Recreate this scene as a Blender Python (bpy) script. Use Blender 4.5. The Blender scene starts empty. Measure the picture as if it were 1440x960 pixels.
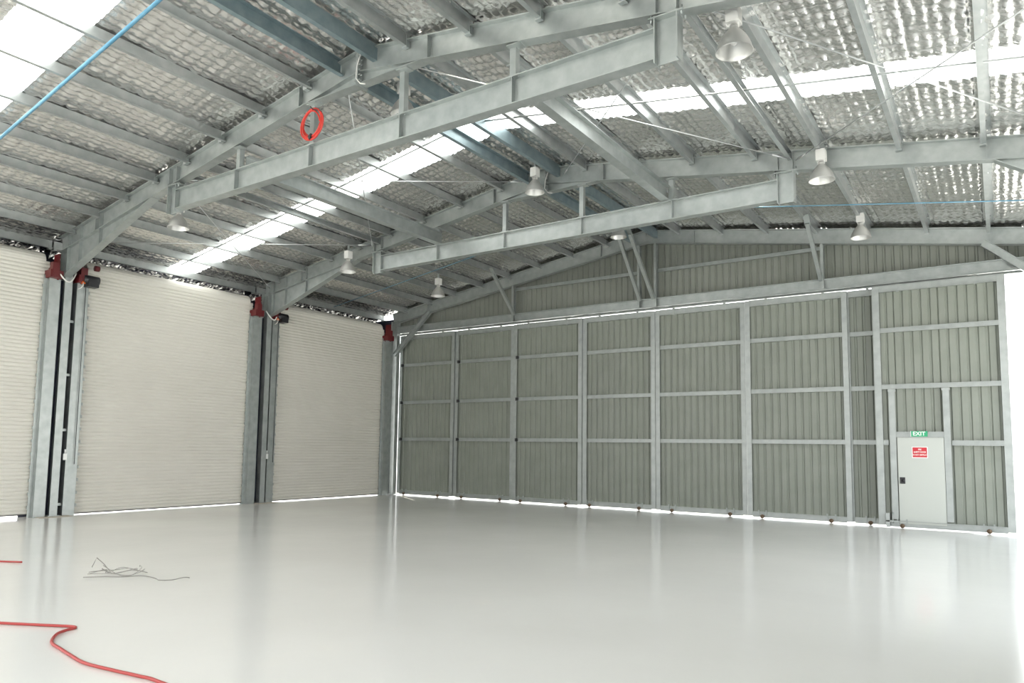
import bpy, bmesh, math, random
import numpy as np
from mathutils import Vector, Matrix

S = bpy.context.scene
COL = S.collection
random.seed(7)
rng = np.random.default_rng(11)

# ------------------------------------------------------------------ camera
YAW, PITCH, ROLL = -0.6062, 0.0893, 0.0145
FPX, PPX, PPY = 1013.63, 702.75, 538.80
cam = bpy.data.cameras.new('camera')
cam_ob = bpy.data.objects.new('camera', cam)
COL.objects.link(cam_ob)
F_ = Vector((math.sin(YAW)*math.cos(PITCH), math.cos(YAW)*math.cos(PITCH), math.sin(PITCH)))
R_ = Vector((math.cos(YAW), -math.sin(YAW), 0))
U_ = R_.cross(F_)
R2 = R_*math.cos(ROLL) + U_*math.sin(ROLL)
U2 = U_*math.cos(ROLL) - R_*math.sin(ROLL)
m = Matrix((R2, U2, -F_)).transposed().to_4x4()
m.translation = Vector((18.293, -19.601, 1.728))
cam_ob.matrix_world = m
cam.sensor_fit = 'HORIZONTAL'
cam.sensor_width = 36
cam.lens = FPX/1440*36
cam.shift_x = (720-PPX)/1440
cam.shift_y = (PPY-480)/1440
cam.clip_end = 900
S.camera = cam_ob

# ------------------------------------------------------------------ light
S.view_settings.view_transform = 'Standard'
S.view_settings.look = 'None'
S.view_settings.gamma = 1
S.view_settings.use_curve_mapping = False
S.view_settings.exposure = 0.1
w = bpy.data.worlds.new('sky'); S.world = w; w.use_nodes = True
nt = w.node_tree
bg = nt.nodes['Background']
tc = nt.nodes.new('ShaderNodeTexCoord'); sp = nt.nodes.new('ShaderNodeSeparateXYZ')
rp = nt.nodes.new('ShaderNodeValToRGB')
nt.links.new(tc.outputs['Generated'], sp.inputs[0]); nt.links.new(sp.outputs['Z'], rp.inputs[0])
rp.color_ramp.elements[0].color = (1.0, 0.99, 0.965, 1)
rp.color_ramp.elements[1].color = (0.78, 0.89, 1.0, 1)
nt.links.new(rp.outputs[0], bg.inputs[0])
bg.inputs[1].default_value = 3.4
S.cycles.max_bounces = 10
S.cycles.diffuse_bounces = 6
S.cycles.glossy_bounces = 5
S.cycles.transmission_bounces = 6
S.cycles.sample_clamp_indirect = 8
S.cycles.caustics_reflective = False
S.cycles.caustics_refractive = False
S.cycles.use_denoising = True
sun = bpy.data.lights.new('sun', 'SUN'); sun.energy = 16; sun.angle = 0.02; sun.color = (1, .93, .82)
sun_ob = bpy.data.objects.new('sun', sun); COL.objects.link(sun_ob)
sun_ob.location = (-20, 20, 40)
sun_ob.rotation_euler = Vector((-0.42, 0.30, 1.0)).to_track_quat('Z', 'Y').to_euler()

# ------------------------------------------------------------------ materials
def mat(name, col, rough=.5, metal=0, spec=.5):
    M = bpy.data.materials.new(name); M.use_nodes = True
    b = M.node_tree.nodes['Principled BSDF']
    b.inputs['Base Color'].default_value = (*col, 1)
    b.inputs['Roughness'].default_value = rough
    b.inputs['Metallic'].default_value = metal
    b.inputs['Specular IOR Level'].default_value = spec
    return M
def noise_var(M, scale, c0, c1, bump=0, dist=.01, rough=None, detail=4, mapscale=(1,1,1)):
    n = M.node_tree; b = n.nodes['Principled BSDF']
    t = n.nodes.new('ShaderNodeTexCoord'); mp = n.nodes.new('ShaderNodeMapping'); mp.inputs['Scale'].default_value = mapscale
    x = n.nodes.new('ShaderNodeTexNoise'); x.inputs['Scale'].default_value = scale; x.inputs['Detail'].default_value = detail
    r = n.nodes.new('ShaderNodeValToRGB')
    r.color_ramp.elements[0].position = .3; r.color_ramp.elements[1].position = .7
    r.color_ramp.elements[0].color = (*c0, 1); r.color_ramp.elements[1].color = (*c1, 1)
    n.links.new(t.outputs['Object'], mp.inputs[0]); n.links.new(mp.outputs[0], x.inputs[0])
    n.links.new(x.outputs[0], r.inputs[0]); n.links.new(r.outputs[0], b.inputs['Base Color'])
    if rough:
        mr = n.nodes.new('ShaderNodeMapRange'); mr.inputs[3].default_value, mr.inputs[4].default_value = rough
        n.links.new(x.outputs[0], mr.inputs[0]); n.links.new(mr.outputs[0], b.inputs['Roughness'])
    if bump:
        bn = n.nodes.new('ShaderNodeBump'); bn.inputs['Strength'].default_value = bump; bn.inputs['Distance'].default_value = dist
        n.links.new(x.outputs[0], bn.inputs['Height']); n.links.new(bn.outputs[0], b.inputs['Normal'])
    return M
galv = noise_var(mat('galvanised_steel', (.5,.5,.5), .4, .6), 5, (.34,.37,.36), (.44,.47,.46), rough=(.33,.42))
galvl = noise_var(mat('galvanised_door_frame', (.5,.5,.5), .42, .35), 5, (.31,.335,.325), (.39,.415,.405), rough=(.36,.46))
galv2 = noise_var(mat('galvanised_purlin', (.5,.5,.5), .4, .65), 5, (.38,.41,.405), (.48,.50,.495), rough=(.32,.42))
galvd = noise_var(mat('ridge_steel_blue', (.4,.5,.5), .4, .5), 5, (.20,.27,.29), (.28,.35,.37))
clad = noise_var(mat('grey_cladding', (.33,.34,.31), .45, 0), 2, (.205,.22,.19), (.23,.245,.215))
leafc = noise_var(mat('door_cladding', (.33,.34,.31), .42, 0), 2, (.215,.235,.20), (.24,.26,.225))
cream = noise_var(mat('roller_cream', (.75,.73,.66), .45, 0), .8, (.66,.645,.585), (.71,.695,.635))
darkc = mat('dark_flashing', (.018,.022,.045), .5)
redm = mat('red_bracket', (.11,.008,.010), .45)
blackm = mat('black_plastic', (.012,.012,.015), .4)
orangem = mat('orange_switch', (.75,.16,.03), .5)
white = mat('white_enamel', (.78,.80,.78), .4)
doorw = mat('door_white', (.50,.525,.49), .45)
alu = mat('spun_aluminium', (.60,.60,.58), .42, .7)
boxw = mat('lamp_box_white', (.78,.78,.75), .45)
bulbm = mat('lamp_glass', (.85,.85,.82), .2)
redcable = mat('red_cable', (.62,.05,.035), .45)
redhose = mat('red_hose', (.36,.035,.03), .45)
flexw = mat('white_flex', (.75,.75,.72), .5)
wirem = mat('grey_wire', (.28,.27,.25), .45, .4)
green = mat('exit_green', (.02,.36,.16), .45)
lett = mat('lettering_white', (.85,.88,.85), .5)
signred = mat('sign_red', (.55,.02,.035), .45)
wheelm = mat('rusty_wheel', (.16,.11,.07), .6, .3)
rodm = mat('bracing_rod', (.62,.64,.64), .35, .7)
bluem = noise_var(mat('sky_tinted_rod', (.2,.4,.5), .35, .3), 3, (.08,.24,.36), (.16,.34,.46))  # galvanised rod; bluish sky reflection painted into its colour
padm = noise_var(mat('grout_pad', (.5,.45,.37), .7), 30, (.42,.38,.31), (.55,.50,.42))
conc = noise_var(mat('yard_concrete', (.7,.7,.68), .8), .7, (.62,.62,.60), (.72,.72,.70))
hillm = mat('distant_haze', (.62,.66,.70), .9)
# floor epoxy
floorm = mat('white_epoxy', (.72,.72,.69), .10, 0, .38)
noise_var(floorm, .35, (.82,.81,.765), (.87,.86,.815), rough=(.09,.17), detail=5)
n = floorm.node_tree
fn = n.nodes.new('ShaderNodeTexNoise'); fn.inputs['Scale'].default_value = 2.2; fn.inputs['Detail'].default_value = 3
t = n.nodes.new('ShaderNodeTexCoord'); n.links.new(t.outputs['Object'], fn.inputs[0])
bn = n.nodes.new('ShaderNodeBump'); bn.inputs['Strength'].default_value = .12; bn.inputs['Distance'].default_value = .01
n.links.new(fn.outputs[0], bn.inputs['Height']); n.links.new(bn.outputs[0], n.nodes['Principled BSDF'].inputs['Normal'])
# crinkled foil
foil = mat('foil_insulation', (.78,.77,.745), .26, .92)
n = foil.node_tree; b = n.nodes['Principled BSDF']
t = n.nodes.new('ShaderNodeTexCoord')
f1 = n.nodes.new('ShaderNodeTexNoise'); f1.inputs['Scale'].default_value = 9; f1.inputs['Detail'].default_value = 6; f1.inputs['Distortion'].default_value = 1.2
f2 = n.nodes.new('ShaderNodeTexVoronoi'); f2.inputs['Scale'].default_value = 14
n.links.new(t.outputs['Object'], f1.inputs[0]); n.links.new(t.outputs['Object'], f2.inputs[0])
b1 = n.nodes.new('ShaderNodeBump'); b1.inputs['Strength'].default_value = .5; b1.inputs['Distance'].default_value = .02
b2 = n.nodes.new('ShaderNodeBump'); b2.inputs['Strength'].default_value = .4; b2.inputs['Distance'].default_value = .015
n.links.new(f1.outputs[0], b1.inputs['Height']); n.links.new(f2.outputs[0], b2.inputs['Height'])
n.links.new(b1.outputs[0], b2.inputs['Normal']); n.links.new(b2.outputs[0], b.inputs['Normal'])
# translucent skylight sheet
skym = bpy.data.materials.new('translucent_sheet'); skym.use_nodes = True
n = skym.node_tree; n.nodes.remove(n.nodes['Principled BSDF'])
tr = n.nodes.new('ShaderNodeBsdfTranslucent'); tr.inputs[0].default_value = (.93,.95,.95,1)
df = n.nodes.new('ShaderNodeBsdfDiffuse'); df.inputs[0].default_value = (.8,.8,.8,1)
mx = n.nodes.new('ShaderNodeMixShader'); mx.inputs[0].default_value = .2
n.links.new(tr.outputs[0], mx.inputs[1]); n.links.new(df.outputs[0], mx.inputs[2])
n.links.new(mx.outputs[0], n.nodes['Material Output'].inputs[0])

# ------------------------------------------------------------------ mesh helpers
def frame(p0, p1, up=(0,0,1)):
    p0, p1 = Vector(p0), Vector(p1)
    d = (p1-p0).normalized(); u = Vector(up)
    s = d.cross(u)
    if s.length < 1e-5: s = d.cross(Vector((0,1,0)))
    s.normalize(); u = s.cross(d).normalized()
    return p0, p1, d, s, u
class MB:
    def __init__(s): s.v = []; s.f = []; s.mi = []; s.cur = 0; s.sm = []; s.smooth = False
    def add(s, vs, fs):
        o = len(s.v); s.v += [tuple(v) for v in vs]
        for f in fs:
            s.f.append(tuple(i+o for i in f)); s.mi.append(s.cur); s.sm.append(s.smooth)
        return s
    def box(s, a, b):
        x0,y0,z0 = a; x1,y1,z1 = b
        return s.add([(x0,y0,z0),(x1,y0,z0),(x1,y1,z0),(x0,y1,z0),(x0,y0,z1),(x1,y0,z1),(x1,y1,z1),(x0,y1,z1)],
            [(3,2,1,0),(4,5,6,7),(0,1,5,4),(1,2,6,5),(2,3,7,6),(3,0,4,7)])
    def prof(s, pts, p0, p1, up=(0,0,1)):
        p0,p1,d,sd,u = frame(p0,p1,up); k = len(pts)
        vs = [p+sd*a+u*c for p in (p0,p1) for a,c in pts]
        fs = [(i,(i+1)%k,(i+1)%k+k,i+k) for i in range(k)]
        return s.add(vs, fs+[tuple(range(k))[::-1], tuple(range(k,2*k))])
    def poly(s, pts, y0, y1):            # x,z outline given thickness along y
        k = len(pts)
        vs = [(a,y,c) for y in (y0,y1) for a,c in pts]
        return s.add(vs, [(i,(i+1)%k,(i+1)%k+k,i+k) for i in range(k)]+[tuple(range(k))[::-1], tuple(range(k,2*k))])
    def tube(s, pts, r, seg=8, closed=False):
        pts = [Vector(p) for p in pts]; n = len(pts); vs = []; pu = None
        for i,p in enumerate(pts):
            a = pts[(i-1)%n] if (closed or i>0) else p; c = pts[(i+1)%n] if (closed or i<n-1) else p
            d = (c-a).normalized()
            if pu is None:
                pu = d.orthogonal().normalized()
            sd = d.cross(pu).normalized(); pu = sd.cross(d).normalized()
            for k in range(seg):
                an = 2*math.pi*k/seg; vs.append(p+(sd*math.cos(an)+pu*math.sin(an))*r)
        fs = []
        for i in range(n if closed else n-1):
            for k in range(seg):
                j = (i+1)%n
                fs.append((i*seg+k, i*seg+(k+1)%seg, j*seg+(k+1)%seg, j*seg+k))
        if not closed: fs += [tuple(range(seg))[::-1], tuple(range((n-1)*seg, n*seg))]
        sm = s.smooth; s.smooth = True; s.add(vs, fs); s.smooth = sm; return s
    def cyl(s, p0, p1, r, seg=16): return s.tube([p0,p1], r, seg)
    def lathe(s, prof, c, seg=32):
        vs = [(c[0]+r*math.cos(2*math.pi*k/seg), c[1]+r*math.sin(2*math.pi*k/seg), c[2]+z) for r,z in prof for k in range(seg)]
        fs = [(i*seg+k, i*seg+(k+1)%seg, (i+1)*seg+(k+1)%seg, (i+1)*seg+k) for i in range(len(prof)-1) for k in range(seg)]
        sm = s.smooth; s.smooth = True; s.add(vs, fs); s.smooth = sm; return s
    def build(s, name, mats, parent=None):
        me = bpy.data.meshes.new(name); V = np.array(s.v, float)
        if parent is not None:
            off = np.array(parent.matrix_basis.translation)
            if parent.parent is not None: off = off+np.array(parent.parent.matrix_basis.translation)
        else:
            lo, hi = V.min(0), V.max(0); off = np.array([(lo[0]+hi[0])/2, (lo[1]+hi[1])/2, lo[2]])
        me.from_pydata((V-off).tolist(), [], s.f)
        if not isinstance(mats, (list,tuple)): mats = [mats]
        for q in mats: me.materials.append(q)
        me.polygons.foreach_set('material_index', s.mi)
        me.polygons.foreach_set('use_smooth', s.sm)
        bm = bmesh.new(); bm.from_mesh(me); bmesh.ops.recalc_face_normals(bm, faces=bm.faces); bm.to_mesh(me); bm.free()
        me.update()
        o = bpy.data.objects.new(name, me); COL.objects.link(o)
        if parent is None: o.location = off
        else: o.parent = parent
        return o
def tag(o, label, cat, group=None):
    o['label'] = label; o['category'] = cat
    if group: o['group'] = group
    return o
def thing(name, label, cat, loc, group=None):
    o = bpy.data.objects.new(name, None); COL.objects.link(o); o.location = loc; o.empty_display_size = .2
    return tag(o, label, cat, group)
def struct(o): o['kind'] = 'structure'; return o
def I(dep, wid, tw=.012, tf=.016, off=0):
    h = dep/2; a = wid/2; t = tw/2; e = h-tf
    return [(x, y+off) for x,y in [(-a,-h),(a,-h),(a,-e),(t,-e),(t,e),(a,e),(a,h),(-a,h),(-a,e),(-t,e),(-t,-e),(-a,-e)]]
def C(dep, wid, t=.006, flip=1, lip=.015):
    h = dep/2
    p = [(0,-h),(wid,-h),(wid,-h+lip),(wid-t,-h+lip),(wid-t,-h+t),(t,-h+t),(t,h-t),(wid-t,h-t),(wid-t,h-lip),(wid,h-lip),(wid,h),(0,h)]
    return [(x*flip, y) for x,y in p]
def Z(dep, wid, t=.006, flip=1):
    h = dep/2
    return [(x*flip, y) for x,y in [(-t/2,-h),(wid,-h),(wid,-h+.018),(wid-t,-h+.018),(wid-t,-h+t),(t/2,-h+t),(t/2,h),(-wid,h),(-wid,h-.018),(-wid+t,h-.018),(-wid+t,h-t),(-t/2,h-t)]]
def rect(a, b, ox=0, oy=0): return [(-a/2+ox,-b/2+oy),(a/2+ox,-b/2+oy),(a/2+ox,b/2+oy),(-a/2+ox,b/2+oy)]

# ------------------------------------------------------------------ dimensions
W = 20.0; SL = .155; B = 5.845
FR = [0.0, -B, -2*B, -3*B]
YB = -4*B
def rb(x): return 6.2 + SL*(x if x <= W/2 else W-x)     # underside of the rafters
ANG = math.atan(SL); CA = math.cos(ANG)
FO = .50                                                 # insulation above rb
BAYN = ['far bay', 'middle bay', 'near bay']

# ------------------------------------------------------------------ setting
f = MB().box((-.15, YB-.5, -.2), (W+.15, .18, 0)).build('floor', floorm); struct(f)
g = MB().box((-300, -300, -.6), (320, 320, -.06)).build('ground', conc); struct(g)

SKYB = {1: (-8.80, -7.92), 2: (-15.65, -14.70), 3: (-22.0,-21.0)}
def foil_patch(x0, x1, y0, y1, name):
    dx, dy = .025, .030
    nx = max(2, int(round((x1-x0)/dx))); ny = max(2, int(round((y1-y0)/dy)))
    xs = np.linspace(x0, x1, nx+1); ys = np.linspace(y0, y1, ny+1)
    X, Y = np.meshgrid(xs, ys, indexing='ij')
    cx, cy = .14, .21
    ix = np.floor(X/cx+1e-6).astype(int); iy = np.floor(Y/cy+1e-6+.5*0).astype(int)
    u = X/cx-np.floor(X/cx); v = Y/cy-np.floor(Y/cy)
    amp = rng.uniform(.020, .046, (400, 400))[ix % 400, iy % 400]
    tl = rng.uniform(-.014, .014, (400, 400))[ix % 400, iy % 400]
    pil = np.sin(np.pi*u).clip(0)**.6*np.sin(np.pi*v).clip(0)**.45
    wr = .0045*np.sin(X*61+3*np.sin(Y*9))+.004*np.sin(Y*47+4*np.sin(X*13)) + rng.normal(0, .0022, X.shape)
    zz = 6.2 + SL*np.where(X <= W/2, X, W-X) + FO
    sag = .012*np.sin(Y*2.1+X)
    Zz = zz - amp*pil + tl*pil*(u-.5)*2 + wr*pil + sag
    V = np.stack([X, Y, Zz], -1).reshape(-1, 3)
    idx = np.arange((nx+1)*(ny+1)).reshape(nx+1, ny+1)
    Fq = np.stack([idx[:-1,:-1], idx[:-1,1:], idx[1:,1:], idx[1:,:-1]], -1).reshape(-1, 4)
    me = bpy.data.meshes.new(name)
    me.vertices.add(len(V)); me.vertices.foreach_set('co', V.astype(np.float32).ravel())
    me.loops.add(Fq.size); me.loops.foreach_set('vertex_index', Fq.ravel().astype(np.int32))
    me.polygons.add(len(Fq)); me.polygons.foreach_set('loop_start', np.arange(0, Fq.size, 4, dtype=np.int32))
    me.polygons.foreach_set('use_smooth', np.ones(len(Fq), bool))
    me.update(calc_edges=True); me.materials.append(foil)
    o = bpy.data.objects.new(name, me); COL.objects.link(o); return struct(o)
for bay in range(4):
    ya, yb = (FR+[YB])[bay+1], (FR+[YB])[bay]
    if bay == 0: yb = .14
    ya -= .0; spans = [(ya-.04, yb)]
    if bay in SKYB:
        s0, s1 = SKYB[bay]; spans = [(ya-.04, s0+.02), (s1-.02, yb)]
    for (p, q) in spans:
        if bay == 3:
            MBx = MB()
            for xa, xb in ((-1.35, W/2), (W/2, W+.1)):
                MBx.add([(xa,p,rb(xa)+FO),(xb,p,rb(xb)+FO),(xb,q,rb(xb)+FO),(xa,q,rb(xa)+FO)], [(0,1,2,3)])
            struct(MBx.build('ceiling', foil))
        else:
            foil_patch(-1.35, W/2, p + (.10 if p == SKYB[1][1]-.02 else 0), q + (.10 if q == SKYB[1][0]+.02 else 0), 'ceiling'); foil_patch(W/2, W+.1, p, q if q != 0 else q, 'ceiling')
k = 0
for bay, (s0, s1) in SKYB.items():
    for xa, xb in ((-1.35, W/2), (W/2, W+.1)):
        k += 1; mb = MB()
        if bay == 1 and xa < 0: s0, s1 = -8.74, -7.78
        elif bay == 1: s0, s1 = SKYB[1]
        nr = int((s1-s0)/.19)
        ys = []
        for i in range(nr): y = s0+(s1-s0)*i/nr; p = (s1-s0)/nr; ys += [(y,0),(y+p*.55,0),(y+p*.68,.03),(y+p*.87,.03)]
        ys.append((s1,0))
        vs = []
        for y,h in ys: vs += [(xa,y,rb(xa)+FO+.03+h),(xb,y,rb(xb)+FO+.03+h)]
        mb.add(vs, [(2*i,2*i+1,2*i+3,2*i+2) for i in range(len(ys)-1)])
        struct(mb.build('window_%d' % k, skym))

def ribbed(x0, x1, zb, ztop, y, pitch=.19, dep=.028, t=.004):
    """vertical trapezoid-ribbed sheet facing -y"""
    pts = []; x = x0
    while x < x1-1e-4:
        for fx, fy in ((0,0),(.62,0),(.72,dep),(.90,dep)):
            xx = x+fx*pitch
            if xx < x1: pts.append((xx, y+fy))
        x += pitch
    pts.append((x1, y))
    vs = []; n_ = len(pts)
    for o in (0, t):
        for px, py in pts: vs += [(px,py+o,zb), (px,py+o,ztop(px) if callable(ztop) else ztop)]
    fs = [(2*i,2*i+2,2*i+3,2*i+1) for i in range(n_-1)] + [(2*n_+2*i,2*n_+2*i+1,2*n_+2*i+3,2*n_+2*i+2) for i in range(n_-1)]
    return vs, fs
vs, fs = ribbed(0, W, 5.82, lambda x: rb(x)+FO-.01, .12)
struct(MB().add(vs, fs).build('wall_far', clad))
# side walls: short bands above the doors and infill behind the columns
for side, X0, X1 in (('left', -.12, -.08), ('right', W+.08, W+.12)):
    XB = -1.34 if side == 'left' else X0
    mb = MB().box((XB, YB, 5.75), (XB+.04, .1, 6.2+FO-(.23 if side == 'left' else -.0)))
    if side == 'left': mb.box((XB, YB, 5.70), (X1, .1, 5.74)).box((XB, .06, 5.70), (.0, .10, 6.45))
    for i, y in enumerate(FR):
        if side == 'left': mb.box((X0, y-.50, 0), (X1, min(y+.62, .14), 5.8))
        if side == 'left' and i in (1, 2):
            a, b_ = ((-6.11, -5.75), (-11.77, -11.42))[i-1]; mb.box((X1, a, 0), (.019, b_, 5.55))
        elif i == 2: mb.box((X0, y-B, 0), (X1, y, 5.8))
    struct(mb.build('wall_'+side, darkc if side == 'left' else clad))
mb = MB()
vs = [(0,YB,5.8),(W,YB,5.8),(W,YB,rb(W)+FO),(W/2,YB,rb(W/2)+FO),(0,YB,rb(0)+FO)]
mb.add(vs, [(0,1,2,3,4)])
struct(mb.build('wall_back', clad))

# crumpled foil edge hanging over the roller drums
def foil_edge(y0, y1):
    ny = int((y1-y0)/.05); nz = 5; vs = []
    for i in range(ny+1):
        for j in range(nz+1):
            vs.append((-.98+.16*(j/nz)+random.uniform(-.03,.03), y0+(y1-y0)*i/ny, 6.26+.24*(j/nz)**.7+random.uniform(-.03,.03)))
    fs = [(i*(nz+1)+j, (i+1)*(nz+1)+j, (i+1)*(nz+1)+j+1, i*(nz+1)+j+1) for i in range(ny) for j in range(nz)]
    o = MB().add(vs, fs).build('insulation_edge', foil); return o
for i in range(3):
    o = foil_edge(FR[i+1]+.12, FR[i]-.12)
    tag(o, ['crumpled silver insulation edge above the far roller door', 'crumpled silver insulation edge above the middle roller door', 'crumpled silver insulation edge above the roller door cut by the left frame'][i], 'insulation', 'insulation edges along the eave')

# ------------------------------------------------------------------ portal frames
FD = .38; FWD = .18
FLAB = ['galvanised portal frame against the far gable wall', 'galvanised portal frame carrying the farther hung tie beam',
        'galvanised portal frame nearest the camera, carrying the nearer hung tie beam', 'galvanised portal frame overhead just outside the picture']
def rafter_mb(y, x0, x1, dep=FD, wid=FWD):
    c = dep/2/CA
    return MB().prof(I(dep, wid), (x0, y, rb(x0)+c), (x1, y, rb(x1)+c))
for i, y0 in enumerate(FR):
    y = y0-.20 if i == 0 else y0
    t = thing('portal_frame', FLAB[i], 'steel frame', (W/2, y, 0), 'portal frames of the hangar')
    for sgn, x0 in ((1, 0.0), (-1, W)):
        xa = x0+sgn*.15; yf = y; y = y+(0, -.05, .07, 0)[i]
        MB().prof(I(.30, .17), (xa, y, 0.03), (xa, y, 6.3), up=(1,0,0)).build('column', galv, t)
        MB().box((xa-.19, y-.13, .012), (xa+.19, y+.13, .03)).build('base_plate', galv, t)
        y = yf; r = rafter_mb(y, x0+sgn*.02, W/2-sgn*.0).build('rafter', galv, t)
        if i > 0:
            # tapered knee under the rafter
            xe = 4.0 if sgn == 1 else 1.6
            X = lambda a: a if sgn == 1 else W-a
            kb = 5.60
            mb = MB()
            mb.poly([(X(.30), kb), (X(xe), rb(xe)-.0), (X(.30), rb(.3))], y-.006, y+.006)
            mb.prof(rect(FWD, .016), (X(.30), y, kb), (X(xe), y, rb(xe)-.005))
            mb.build('knee_haunch', galv, t)
            for xs in ((.45, 1.0, 1.9) if sgn == 1 else (.45,)):
                zb = kb+(rb(xe)-kb)*(xs-.3)/(xe-.3)
                MB().box((X(xs)-.006, y-FWD/2+.01, zb), (X(xs)+.006, y+FWD/2-.01, rb(xs)+FD-.02)).build('stiffener', galv, t)
        for xs in (1.7, 8.55):
            X = xs if sgn == 1 else W-xs
            MB().box((X-.006, y-FWD/2+.005, rb(X)+.01), (X+.006, y+FWD/2-.005, rb(X)+FD)).build('stiffener', galv, t)
    if i > 0:
        mb = MB()      # apex haunch
        mb.poly([(8.65, rb(8.65)), (8.75, 7.55), (11.25, 7.55), (11.35, rb(11.35)), (10, rb(10)+.02)], y-.006, y+.006)
        mb.prof(rect(FWD, .014), (8.70, y, 7.55), (11.30, y, 7.55))
        mb.build('apex_haunch', galv, t)
        mb = MB()
        for dx in (-.012, .012): mb.box((W/2+dx-.009, y-.12, 7.50), (W/2+dx+.009, y+.12, 8.14))
        for z in [7.6+.085*q for q in range(6)]:
            for yy in (y-.10, y-.06, y+.06, y+.10): mb.cyl((W/2-.06, yy, z), (W/2+.06, yy, z), .011, 6)
        mb.build('apex_plate', galv, t)
        fl = [(W/2+.05, y-.12, 8.1), (W/2+.12, y-.16, 7.98), (W/2+.05, y-.17, 7.78), (W/2+.02, y-.15, 7.6), (W/2+.10, y-.13, 7.5), (W/2+.2, y-.12, 7.47)]
        o = MB().tube(fl, .011, 6).build('flexible_conduit', flexw)
        tag(o, ['', 'white looped conduit at the apex of the farther frame', 'white looped conduit at the apex of the nearest frame', 'white looped conduit at the apex of the frame overhead'][i], 'conduit', 'conduits at the ridge')

# column pads
for i, y in enumerate(FR[:3]):
    if i == 0: continue
    o = MB().box((-.08, y-.28, .002), (.48, y+.42, .013)).build('grout_pad', padm)
    tag(o, ['', 'pale grout pad at foot of the column between middle and far roller doors', 'pale grout pad at foot of the column by the left frame edge'][i], 'pad', 'grout pads under columns')

# ------------------------------------------------------------------ hung tie beams
TZ0, TZ1 = 6.40, 6.80
for i in (1, 2):
    y = FR[i]
    t = thing('tie_beam', ['', 'pale galvanised tie beam hung below the farther portal frame', 'long galvanised tie beam hung below the nearest portal frame'][i], 'beam', (W/2, y, TZ0), 'tie beams hung below the frames')
    MB().prof(I(TZ1-TZ0, .19), (4.9, y, (TZ0+TZ1)/2), (15.05, y, (TZ0+TZ1)/2)).build('beam', galv, t)
    for x in (6.83, 8.87, 10.93, 13.0):
        mb = MB().prof(C(.10, .10, .008), (x-.05, y, TZ1+.012), (x-.05, y, rb(x)-.012 if x<8.7 or x>11.3 else 7.54), up=(1,0,0))
        mb.build('hanger', galv, t)
        mb = MB().box((x-.11, y-.08, TZ1), (x+.11, y+.08, TZ1+.014)).box((x-.11, y-.08, rb(x)-.03 if x<8.7 or x>11.3 else 7.52), (x+.11, y+.08, rb(x)-.016 if x<8.7 or x>11.3 else 7.54))
        for sx in (-.08, .08):
            for sy in (-.05, .05): mb.cyl((x+sx, y+sy, TZ1-.03), (x+sx, y+sy, TZ1+.04), .012, 6)
        mb.build('end_plate', galv, t)
        MB().box((x-.012, y-.09, TZ0+.016), (x+.0, y+.09, TZ1-.016)).build('stiffener', galv, t)
    for x0 in (4.60, 15.05):
        xc = x0+.15
        mb = MB().prof(I(.30, .19), (xc, y, TZ0-.05), (xc, y, rb(xc)), up=(1,0,0))
        mb.build('end_bracket', galv, t)
        mb = MB().box((xc-.22, y-.1, rb(xc)-.03), (xc+.22, y+.1, rb(xc)-.012))
        for sx in (-.19, .19):
            for sy in (-.06, .06): mb.cyl((xc+sx, y+sy, rb(xc)-.07), (xc+sx, y+sy, rb(xc)+.05), .013, 6)
        mb.build('cap_plate', galv, t)
        for sx in (-.13, .13):
            MB().box((xc+sx-.006, y-.085, rb(xc)+.02), (xc+sx+.006, y+.085, rb(xc)+FD-.03)).build('stiffener', galv, t)
for x, lab in ((6.87, 'galvanised longitudinal girder on the left ends of the tie beams'), (12.86, 'galvanised longitudinal girder on the right part of the tie beams')):
    o = MB().prof(I(.30, .18), (x, FR[2]+.11, 6.96), (x, FR[1]-.02, 6.96)).build('longitudinal_girder', galv)
    tag(o, lab, 'beam', 'girders between the tie beams')

# ------------------------------------------------------------------ purlins
PX = [-.5,.65,1.82,2.95,4.08,5.2,6.35,7.55,8.75, 11.03,12.25,13.45,14.68,15.87,17.1,18.3,19.4]
ORD = ['first','second','third','fourth','fifth','sixth','seventh','eighth','ninth']
for bay in range(3):
    ya, yb = FR[bay+1]+.02, FR[bay]-(.15 if bay == 0 else .02)
    for j, x in enumerate(PX):
        left = x < W/2; kk = j if left else 16-j
        h = .20; z = rb(x)+.27+h/2
        t = tag(MB().prof(Z(h, .07, flip=1 if left else -1), (x, ya, z), (x, yb, z)).build('roof_purlin', galv2),
            'galvanised roof purlin in the %s, %s up from the %s eave' % (BAYN[bay], ORD[kk], 'left' if left else 'right'), 'purlin', 'roof purlins')
        for q in ((ya, 1), (yb, -1)):
            MB().box((x-.09, q[0]+q[1]*.04-.035, rb(x)+.25), (x+.012, q[0]+q[1]*.04+.035, rb(x)+.45)).build('cleat', galv2, t)
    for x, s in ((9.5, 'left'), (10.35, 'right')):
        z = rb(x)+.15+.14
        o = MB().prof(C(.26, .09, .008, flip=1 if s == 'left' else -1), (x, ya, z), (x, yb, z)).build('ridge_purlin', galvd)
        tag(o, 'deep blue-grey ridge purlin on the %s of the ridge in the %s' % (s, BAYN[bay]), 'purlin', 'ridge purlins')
for x, s in ((4.72, 'left'), (15.24, 'right')):
    o = MB().prof(C(.15, .075, .006), (x, FR[2]+.02, rb(x)+.28), (x, FR[1]-.02, rb(x)+.28)).build('eave_strut', galv2)
    tag(o, 'double strut between the tie beam ends on the %s slope' % s, 'strut', 'struts over the tie beam ends')
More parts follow.
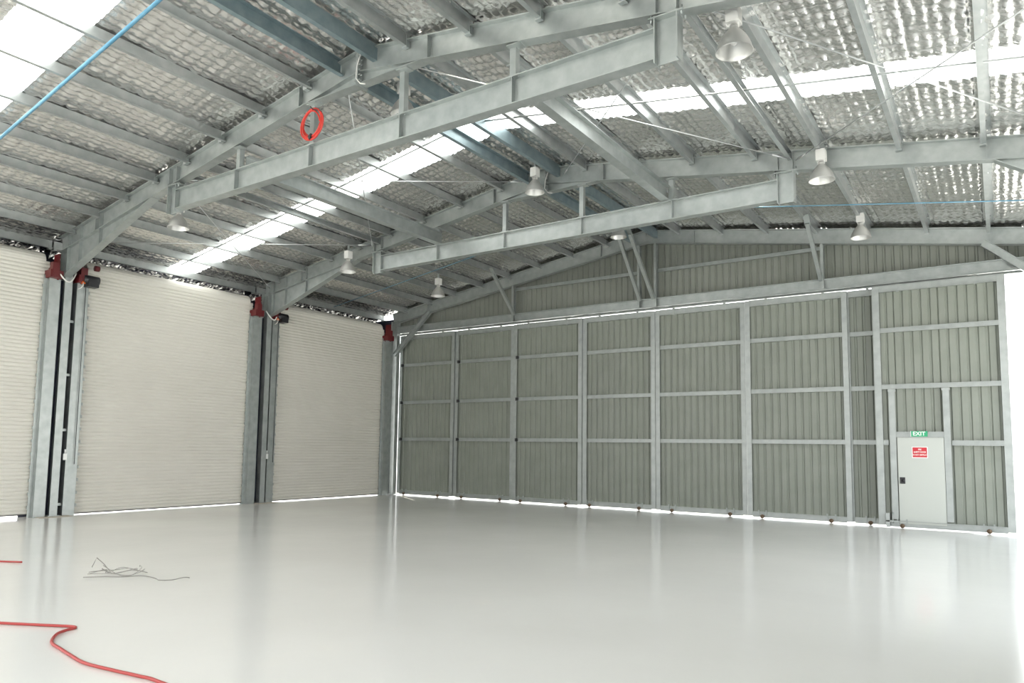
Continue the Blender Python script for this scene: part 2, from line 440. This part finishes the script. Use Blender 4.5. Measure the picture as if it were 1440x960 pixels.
# mid-bay bridging
for bay in range(3):
    y = (FR[bay]+FR[bay+1])/2 + (.0 if bay else -.35)
    for s in ('left', 'right'):
        xa, xb = (.2, 9.5) if s == 'left' else (10.35, W-.2)
        if bay == 0:
            o = MB().cyl((xa, y, rb(xa)+.1), (xb, y, rb(xb)+.1), .012, 8)
        elif bay == 1:
            o = MB().cyl((xa, y, rb(xa)+.32), (xb, y, rb(xb)+.32), .016, 8)
        else:
            o = MB().cyl((xa, y, rb(xa)+.14), (xb, y, rb(xb)+.14), .027, 10)
        tag(o.build('bridging_rod', bluem if bay != 1 else galv2), '%s bridging rod running up the %s roof slope across the %s' % ('thin grey' if bay == 1 else 'sky-tinted blue', s, BAYN[bay]), 'rod', 'bridging rods')
# wind bracing in the middle bay
segs = [(.35,4.6),(4.6,9.5),(10.5,15.3),(15.4,19.7)]
nm = ['lowest panel of the left slope','upper panel of the left slope','upper panel of the right slope','lowest panel of the right slope']
for (xa, xb), lab in zip(segs, nm):
    for d in (0, 1):
        ys = (FR[2]+.12, FR[1]-.12); p = (xa, ys[d], rb(xa)+.2-.03*d); q = (xb, ys[1-d], rb(xb)+.2-.03*d)
        mb = MB().cyl(p, q, .010, 8)
        for e, f_ in ((p, q), (q, p)):
            dd = (Vector(f_)-Vector(e)).normalized(); mb.cyl(Vector(e)+dd*.1, Vector(e)+dd*.38, .019, 8)
        tag(mb.build('brace_rod', rodm), 'thin diagonal bracing rod rising %s the far end, %s' % ('towards' if (d == 0) == (xb < W/2) else 'away from', lab), 'rod', 'diagonal bracing rods')

# ------------------------------------------------------------------ far gable framing
YG = -.02
t = thing('header_beam', 'wide galvanised header beam above the sliding door leaves', 'beam', (W/2, YG, 5.84))
MB().prof(C(.26, .12, .01, flip=1), (.25, -.10, 5.975), (W-.05, -.10, 5.975)).build('channel', galv, t)
mb = MB()
for x in [1.2+1.55*q for q in range(13)]: mb.box((x-.05, -.09, 5.872), (x+.05, .1, 5.885))
mb.build('track_bracket', galv, t)
o = MB().prof(C(.05, .06, .006), (.25, .06, 5.825), (W+1.5, .06, 5.825)).build('door_track', galv)
tag(o, 'galvanised sliding door track under the header beam', 'track')
o = MB().prof(C(.05, .06, .006), (12.5, -.24, 5.83), (W+1.5, -.24, 5.83)).build('door_track', galv)
tag(o, 'front sliding door track over the leaf with the exit door', 'track')
for x, lab in ((5.32, 'gable post left of the ridge posts'), (9.75, 'left post of the pair below the ridge'), (10.27, 'right post of the pair below the ridge'), (14.75, 'gable post right of the ridge posts')):
    z1 = rb(x)-.0
    t = tag(MB().prof(C(.16, .07, .006, flip=-1), (x-.03, -.16, 5.86), (x-.03, -.16, z1), up=(0,1,0)).build('gable_post', galv), 'galvanised '+lab+' on the far wall', 'post', 'gable posts')
for xa, xb, s in ((5.32, 9.72, 'left'), (10.30, 14.72, 'right')):
    o = MB().prof(C(.09, .06, .006), (xa, -.06, 6.93), (xb, -.06, 6.93)).build('gable_girt', galv)
    tag(o, 'slim galvanised rail across the %s half of the gable cladding' % s, 'rail', 'gable rails')
for x, y, z, lab in ((5.38, -1.41, 7.18, 'leftmost diagonal brace from the header beam up to the roof'), (9.80, -1.64, 7.62, 'diagonal brace left of the ridge posts'), (10.22, -1.84, 7.59, 'diagonal brace right of the ridge posts'), (14.72, -1.69, 7.17, 'diagonal brace at the right gable post')):
    t = tag(MB().prof(rect(.09, .09), (x, -.22, 6.08), (x, y, z)).build('diagonal_brace', galv), 'galvanised '+lab, 'brace', 'diagonal braces of the gable')
    MB().prof(rect(.13, .012), (x, y+.06, z-.05), (x, y-.16, z+.16)).build('end_plate', galv, t)
for s in (1, -1):
    X = lambda a: a if s == 1 else W-a
    o = MB().prof(I(.16, .12, .008, .01), (X(.22), -.30, 5.05), (X(1.85), -.30, rb(1.85)+.02)).build('knee_brace', galv)
    tag(o, 'short knee brace at the %s corner of the far wall' % ('left' if s == 1 else 'right'), 'brace', 'corner knee braces')

# ------------------------------------------------------------------ sliding door leaves
LV = [(.25,2.80,.0),(2.82,5.26,.05),(5.28,7.80,.0),(7.82,10.16,.05),(10.18,12.74,.05),(12.76,15.27,.0),(15.18,17.85,.095),(15.86,18.52,-.17)]
WH = [(.61,2.19),(3.19,4.78),(5.61,7.27),(8.06,9.66),(10.65,12.28),(13.13,14.79),(15.65,17.4),(16.35,18.03)]
LL = ['grey sliding door leaf in the left corner beside the far roller door', 'grey sliding door leaf second from the left corner', 'grey sliding door leaf third from the left corner',
      'grey sliding door leaf just left of the central double stile', 'grey sliding door leaf just right of the central double stile', 'grey sliding door leaf second right of the central double stile',
      'grey sliding door leaf mostly hidden behind the leaf with the exit door', 'grey sliding door leaf with the white exit door in it']
def lettering(body, size, x, y, z, mat_, name, parent, xs=1):
    cu = bpy.data.curves.new(name, 'FONT'); cu.body = body; cu.size = size; cu.align_x = 'CENTER'; cu.align_y = 'CENTER'; cu.extrude = .001; cu.resolution_u = 2
    cu.offset = size*.02
    tmp = bpy.data.objects.new(name, cu); COL.objects.link(tmp)
    dg = bpy.context.evaluated_depsgraph_get(); me = bpy.data.meshes.new_from_object(tmp.evaluated_get(dg))
    COL.objects.unlink(tmp); bpy.data.objects.remove(tmp)
    vs = [(x+v.co.x*xs, y-v.co.z, z+v.co.y) for v in me.vertices]; fs = [tuple(p.vertices) for p in me.polygons]
    return vs, fs
for i, (xa, xb, y) in enumerate(LV):
    t = thing('sliding_door_leaf', LL[i], 'sliding door', ((xa+xb)/2, y, .02), 'sliding door leaves of the far wall')
    sw = .125 if i < 7 else .15
    zt = 5.77
    for x0 in (xa, xb-sw):
        MB().prof(C(.09, sw, .006, flip=1, lip=.02), (x0, y+.0, .05), (x0, y+.0, zt), up=(0,-1,0)).build('stile', galvl, t)
    a, b_ = xa+sw, xb-sw
    def rail(z0, z1, x0=a, x1=b_, nme='rail', d=.03):
        return MB().prof(C(z1-z0, .05, .005, flip=1, lip=.012), (x0, y-d, (z0+z1)/2), (x1, y-d, (z0+z1)/2)).build(nme, galvl, t)
    rail(5.61, 5.77, nme='top_rail'); 
    rail(4.62, 4.73); rail(3.26, 3.37)
    if i < 7: rail(1.94, 2.05)
    else:
        rail(1.93, 2.05, a, 16.12); rail(1.93, 2.05, 17.40, b_)
    rail(.03, .17, nme='bottom_rail')
    ys = y+.025
    if i < 7:
        vs, fs = ribbed(a-.03, b_+.03, .12, 5.74, ys); MB().add(vs, fs).build('cladding', leafc, t)
    else:
        mb = MB()
        for q in (ribbed(a-.03, 16.32, .12, 5.74, ys), ribbed(16.32, 17.24, 2.12, 5.74, ys), ribbed(17.24, b_+.03, .12, 5.74, ys)): mb.add(*q)
        mb.build('cladding', leafc, t)
        for x0 in (16.15, 17.25):
            MB().prof(C(.05, .13, .005, flip=1), (x0, y-.03, .2), (x0, y-.03, 3.26), up=(0,-1,0)).build('door_post', galvl, t)
            MB().box((x0-.02, y-.065, 3.20), (x0+.15, y-.02, 3.25)).build('post_cleat', galvl, t)
        MB().prof(C(.13, .05, .005, flip=1), (16.28, y-.03, 2.18), (17.25, y-.03, 2.18)).build('door_head', galvl, t)
        dr = MB().box((16.30, y-.05, .11), (17.24, y-.01, 2.11)).build('access_door', doorw, t)
        mb = MB().box((16.33, y-.065, 1.03), (16.44, y-.05, 1.18)); mb.cyl((16.40, y-.11, 1.10), (16.40, y-.05, 1.10), .022, 12)
        mb.cyl((16.40, y-.12, 1.10), (16.40, y-.10, 1.10), .034, 12)
        mb.build('handle', blackm, dr)
        xs, zs = 16.755, 1.765
        mb = MB().box((xs-.145, y-.056, zs-.115), (xs+.145, y-.05, zs+.115)); mb.cur = 1
        mb.box((xs-.16, y-.054, zs-.13), (xs+.16, y-.0502, zs+.13))
        for txt, dz, sz in (('FIRE', .065, .05), ('SAFETY DOOR', .005, .052), ('DO NOT OBSTRUCT', -.06, .046)):
            v_, f_ = lettering(txt, sz, xs, y-.0565, zs+dz, lett, 'l', None, .72); mb.add(v_, f_)
        mb.build('notice_sign', [signred, lett], dr)
        xs, zs = 16.755, 2.195
        ex = MB().box((xs-.17, y-.085, zs-.065), (xs+.17, y-.055, zs+.065)).build('exit_sign', green, t)
        v_, f_ = lettering('EXIT', .125, xs, y-.0855, zs, lett, 'lettering', ex, 1.0)
        mb = MB().add(v_, f_).box((xs-.17, y-.0865, zs-.065), (xs-.16, y-.085, zs+.065))
        mb.build('lettering', lett, ex)
        mb = MB().box((16.02, y-.12, .02), (16.10, y-.04, .34)).box((16.02, y-.12, .14), (16.28, y-.06, .17)).cyl((16.16, y-.1, .1), (16.16, y-.1, .36), .015, 8)
        mb.build('bolt_latch', galvl, t)
    for x in WH[i]:
        if i == 6 and x > 17: continue
        wb = MB().box((x-.11, y-.065, .075), (x-.08, y-.02, .21)).box((x+.08, y-.065, .075), (x+.11, y-.02, .21)).build('wheel_bracket', galvl, t)
        mb = MB().cyl((x, y-.085, .052), (x, y-.045, .052), .050, 20); mb.cyl((x, y-.10, .052), (x, y-.03, .052), .02, 8)
        mb.build('wheel', wheelm, t)
    if i < 3:
        for z in (1.995, 3.315, 4.675): MB().box((xa+sw-.01, y-.10, z-.05), (xa+sw+.07, y-.03, z+.05)).build('rubber_stop', blackm, t)
    for x in (xa+.55, xb-.55):
        MB().box((x-.03, y-.045, 5.60), (x+.03, y+.0, 5.80)).build('top_hanger', galvl, t)
# infill strip between last leaf and right corner stays open (daylight)

# ------------------------------------------------------------------ roller doors
RD = [(-5.49, -.79, 'farthest cream roller door, in the corner beside the sliding leaves'), (-11.16, -6.41, 'middle cream roller door between the two columns'),
      (-16.95, -12.03, 'nearest cream roller door, cut by the left edge of the photo')]
CUR = .08
for i, (ya, yb, lab) in enumerate(RD):
    t = thing('roller_door', lab, 'roller door', (CUR, (ya+yb)/2, .0), 'cream roller doors in the left wall')
    pit = .088; zb = (.035, .03, .07)[i]; nrow = int((5.93-zb)/pit)
    zs = []
    for q in range(nrow):
        z = zb+q*pit
        zs += [(z, 0), (z+.010, .014), (z+.040, .022), (z+.070, .014), (z+.080, 0)]
    zs.append((5.93, 0)); vs = []
    yA, yB = ya-.06, yb+.06
    for o in (0, -.004):
        for z, d in zs: vs += [(CUR+d+o, yA, z), (CUR+d+o, yB, z)]
    n_ = len(zs); fs = [(2*q, 2*q+1, 2*q+3, 2*q+2) for q in range(n_-1)] + [(2*(n_+q), 2*(n_+q)+2, 2*(n_+q)+3, 2*(n_+q)+1) for q in range(n_-1)]
    MB().add(vs, fs).build('curtain', cream, t)
    MB().box((CUR-.02, ya, zb-.012), (CUR+.03, yb, zb+.012)).build('bottom_bar', blackm, t)
    mb = MB()     # rolled drum with ribbed wrap
    seg = 40; pts = []
    for q in range(seg):
        an = 2*math.pi*q/seg; r = .215 + (.007 if q % 2 else 0)
        pts.append((r*math.cos(an), r*math.sin(an)))
    mb.prof(pts, (CUR-.20, ya+.03, 5.93), (CUR-.20, yb-.03, 5.93)); mb.build('drum', cream, t)
    for e, sg in ((ya, -1), (yb, 1)):
        # guide posts
        g0, g1 = e, e+sg*(.25, .28)[i == 1 and sg == 1]
        lo, hi = min(g0, g1), max(g0, g1)
        gp = MB().box((.02, lo, .0), (.25, lo+.02, 5.62)).box((.02, hi-.02, .0), (.25, hi, 5.62)).box((.24, lo, .0), (.262, hi, 5.62))
        gp.build('guide', galv, t)
        # lip against the curtain and brush fixings
        lp = MB().box((.13, min(e, e-sg*.07), .0), (.15, max(e, e-sg*.07), 5.60))
        for z in [.2+.30*q for q in range(18)]:
            lp.box((.145, min(e-sg*.07, e-sg*.10), z), (.165, max(e-sg*.07, e-sg*.10), z+.07))
        lp.build('guide_lip', galv, t)
        mid = e+sg*.12
        br = MB().box((.06, mid-.015+.05*sg, 5.50), (.30, mid+.015+.05*sg, 6.12)).box((.06, mid-.16, 5.52), (.40, mid+.12, 5.70))
        br.prof(rect(.05,.28), (.20, mid-.12, 5.62), (.20, mid+.12, 5.62)).box((.27, mid-.13, 5.55), (.42, mid+.02, 5.88))
        br.build('drum_bracket', redm, t)
        if sg == -1:
            mo = MB().cyl((.36, mid-.05, 5.62), (.36, mid+.30, 5.62), .11, 16).box((.27, mid+.02, 5.44), (.50, mid+.26, 5.60)).build('motor', blackm, t)
            MB().box((.35, mid-.09, 5.50), (.42, mid-.02, 5.58)).build('limit_switch', orangem, mo)
            MB().cyl((.36, mid+.20, 5.93), (.36, mid+.30, 5.93), .07, 14).build('gear_wheel', redm, mo)
            MB().tube([(.42, mid-.07, 5.52), (.44, mid-.08, 5.45), (.43, mid-.12, 5.38), (.42, mid-.18, 5.34)], .010, 6).build('flex_lead', flexw, mo)
            MB().cyl((.30, mid+.05, 1.2), (.30, mid+.05, 5.5), .008, 6).build('hand_chain', blackm, t)
            lk = MB().box((.262, mid-.20, 1.30), (.30, mid-.12, 1.45)).cyl((.28, mid-.16, 1.45), (.28, mid-.16, 1.55), .02, 8)
            lk.build('chain_lock', white, t)
# short tabs between columns and guides, conduits looping under the knees
for i in (1, 2):
    y = FR[i]
    for j, z in enumerate((.27, 2.0, 3.3, 4.58)):
        o = MB().box((.17, y+(.04,.16)[i == 2], z-.03), (.19, y+(.12,.29)[i == 2], z+.03)).build('guide_tab', galv)
        tag(o, 'small steel tab, %s from the floor, between the %s column and its door guide' % (ORD[j], ['', 'farther', 'nearer'][i]), 'bracket', 'tabs fixing the door guides')
    pts = []
    for q in range(13):
        a = math.pi*q/12; pts.append((.34+.12*math.sin(a), y-.22+.42*q/12, 5.72-.26*math.sin(a)))
    tag(MB().tube(pts, .018, 8).build('flexible_conduit', flexw), 'grey flexible conduit looping under the knee of the %s frame' % ['', 'farther', 'nearest'][i], 'conduit', 'conduits below the knees')

# ------------------------------------------------------------------ high-bay lamps
LP = [(4.08,-11.2,6.42,'left row, nearest, below the left end of the nearer tie beam'), (4.08,-6.33,6.51,'left row, middle one, by the left end of the farther tie beam'), (4.08,-2.54,6.54,'left row, farthest, in front of the far gable'),
      (10.0,-10.7,7.60,'ridge row, nearest, half hidden behind a tie beam hanger'), (10.0,-6.38,7.53,'ridge row, at the apex of the farther frame'), (10.0,-2.08,7.60,'ridge row, farthest, above the gable braces'),
      (15.87,-11.3,6.60,'right row, nearest and largest in view'), (15.87,-6.15,6.68,'right row, middle one, under the farther frame'), (15.87,-1.75,6.75,'right row, farthest, near the gable rafter')]
def lamp(x, y, zc, lab):
    zr = zc-.14
    t = thing('high_bay_lamp', 'silver bell lamp, '+lab, 'lamp', (x, y, zr), 'high-bay lamps hanging from the roof')
    pr = [(.215,0),(.222,.004),(.216,.012),(.205,.05),(.185,.11),(.150,.18),(.105,.24),(.065,.285),(.055,.30)]
    inner = [(.050,.295),(.100,.235),(.145,.175),(.18,.105),(.20,.045),(.211,.006),(.215,0)]
    MB().lathe(inner+pr, (x, y, zr)).build('reflector', alu, t)
    MB().lathe([(.0,.34),(.05,.335),(.055,.29),(.04,.285),(.0,.285)], (x, y, zr), 20).build('neck', alu, t)
    MB().lathe([(.0,.08),(.035,.10),(.045,.15),(.03,.22),(.02,.29)], (x, y, zr), 16).build('bulb', bulbm, t)
    gb = MB().box((x-.075, y-.085, zr+.36), (x+.075, y+.085, zr+.56))
    for q in range(5): gb.box((x-.082, y-.07+.03*q, zr+.38), (x+.082, y-.06+.03*q, zr+.54))
    for a in (-1, 1): gb.box((x+a*.05-.01, y-.012, zr+.30), (x+a*.05+.01, y+.012, zr+.37))
    gb.build('gear_box', boxw, t)
    top = rb(x)+ (.27 if abs(x-10) > 1 else .42)
    MB().box((x-.02, y-.02, zr+.56), (x+.02, y+.02, max(top+.02, zr+.60))).box((x-.09, y-.03, zr+.56), (x+.09, y+.03, zr+.575)).build('hook', galv, t)
    return t
for a in LP: lamp(*a)

# ------------------------------------------------------------------ cables
pts = []
for k_ in range(6*24+1):
    a = 2*math.pi*k_/24; q = k_//24
    r = .235+.026*math.sin(q*2.3+.5)+.008*math.sin(a*3+q)
    pts.append((9.0+.02*math.sin(q*1.7)+r*math.cos(a), -11.83+.012*math.cos(a*2+q)-.012*(q % 3), 7.09+.012*q/3+1.05*r*math.sin(a)))
t = thing('cable_coil', 'coiled red cable tied to a tie beam hanger', 'cable', (9.0, -11.83, 6.84))
MB().tube(pts, .014, 6).build('coil', redcable, t)
MB().tube([(9.0,-11.86,6.83),(8.98,-11.87,6.87),(9.03,-11.86,6.90)], .03, 8).build('plug', blackm, t)
MB().tube([(8.97,-11.86,7.40),(9.04,-11.87,7.33),(9.14,-11.86,7.30),(9.24,-11.85,7.25)], .009, 6).build('cable_end', blackm, t)
def spline(P, n_=10):
    out = []
    P = [P[0]]+list(P)+[P[-1]]
    for i in range(1, len(P)-2):
        p0,p1,p2,p3 = [np.array(q, float) for q in P[i-1:i+3]]
        for k_ in range(n_):
            t_ = k_/n_; out.append(tuple(.5*((2*p1)+(-p0+p2)*t_+(2*p0-5*p1+4*p2-p3)*t_**2+(-p0+3*p1-3*p2+p3)*t_**3)))
    out.append(tuple(P[-2])); return out
h = .016
o = MB().tube(spline([(9.2,-17.25,h),(9.9,-16.82,h),(10.47,-16.53,h),(10.85,-16.33,h),(11.12,-16.19,h),(11.20,-16.20,h),(11.22,-16.28,h),(11.3,-16.40,h),(11.55,-16.55,h),(11.83,-16.60,h),(12.1,-16.64,h),(12.38,-16.67,h),(12.73,-16.63,h),(13.0,-16.59,h),(13.21,-16.57,h),(13.8,-16.62,h),(14.2,-16.9,h)]), .013, 8).build('air_hose', redhose)
tag(o, 'red hose snaking across the floor at the bottom left', 'hose')
o = MB().tube(spline([(5.4,-15.5,.012),(5.9,-15.25,.012),(6.47,-15.02,.012),(6.77,-14.86,.012)]), .012, 8).build('air_hose', redhose)
tag(o, 'short end of red hose at the left edge beyond the wire', 'hose')
# tangled wire
mb = MB(); r2 = random.Random(5)
def wob(P, zmax):
    return [(x, y, .008+zmax*abs(math.sin(1.3*i+.4))*r2.uniform(.2,1)) for i,(x,y) in enumerate(P)]
base = [(8.58,-14.83),(8.70,-14.66),(8.60,-14.60),(8.75,-14.48),(8.84,-14.35),(8.78,-14.30),(8.70,-14.45),(8.62,-14.55),(8.68,-14.70),(8.80,-14.60),(8.95,-14.45),(9.02,-14.28)]
mb.tube(spline(wob(base, .10)), .0045, 5)
mb.tube(spline(wob([(8.62,-14.90),(8.80,-14.72),(8.95,-14.58),(9.08,-14.42),(9.2,-14.36),(9.40,-14.38),(9.55,-14.42-.0),(9.62,-14.30),(9.64,-14.15),(9.66,-14.08)], .015)), .006, 5)
mb.tube(spline(wob([(8.55,-14.80),(8.55,-14.60),(8.45,-14.4),(8.6,-14.3),(8.8,-14.25),(8.98,-14.30),(9.05,-14.40),(8.9,-14.55),(8.7,-14.7)], .14)), .0045, 5)
mb.tube([(8.42,-14.70,.09),(8.40,-14.66,.15),(8.37,-14.62,.2),(8.42,-14.55,.12),(8.5,-14.5,.02)], .0045, 5)
mb.tube(spline(wob([(8.66,-14.86),(8.85,-14.70),(9.0,-14.5),(8.9,-14.3),(8.6,-14.15),(8.5,-14.1)], .12)), .004, 5)
tag(mb.build('tangled_wire', wirem), 'loose tangle of thin grey wire lying on the white floor', 'wire')

# ------------------------------------------------------------------ outside
mb = MB()
for q in range(24):
    a = q*10; hgt = 9+4*math.sin(q*1.7)+3*math.sin(q*.6)
    mb.prof([(-6,0),(6,0),(4,hgt*.7),(0,hgt),(-4,hgt*.7)], (-100+a, 240+3*math.sin(q), -.06), (-88+a, 240+3*math.sin(q+1), -.06))
struct(mb.build('hills', hillm))
o = MB().box((19.1, 9.0, -.06), (20.6, 9.25, .12)).box((19.1, 9.0, .2), (20.6, 9.25, .42)).box((19.15, 9.05, .12), (19.3, 9.2, .2)).box((20.4, 9.05, .12), (20.55, 9.2, .2)).build('yard_barrier', conc)
tag(o, 'low pale barrier in the yard beyond the open door', 'barrier')
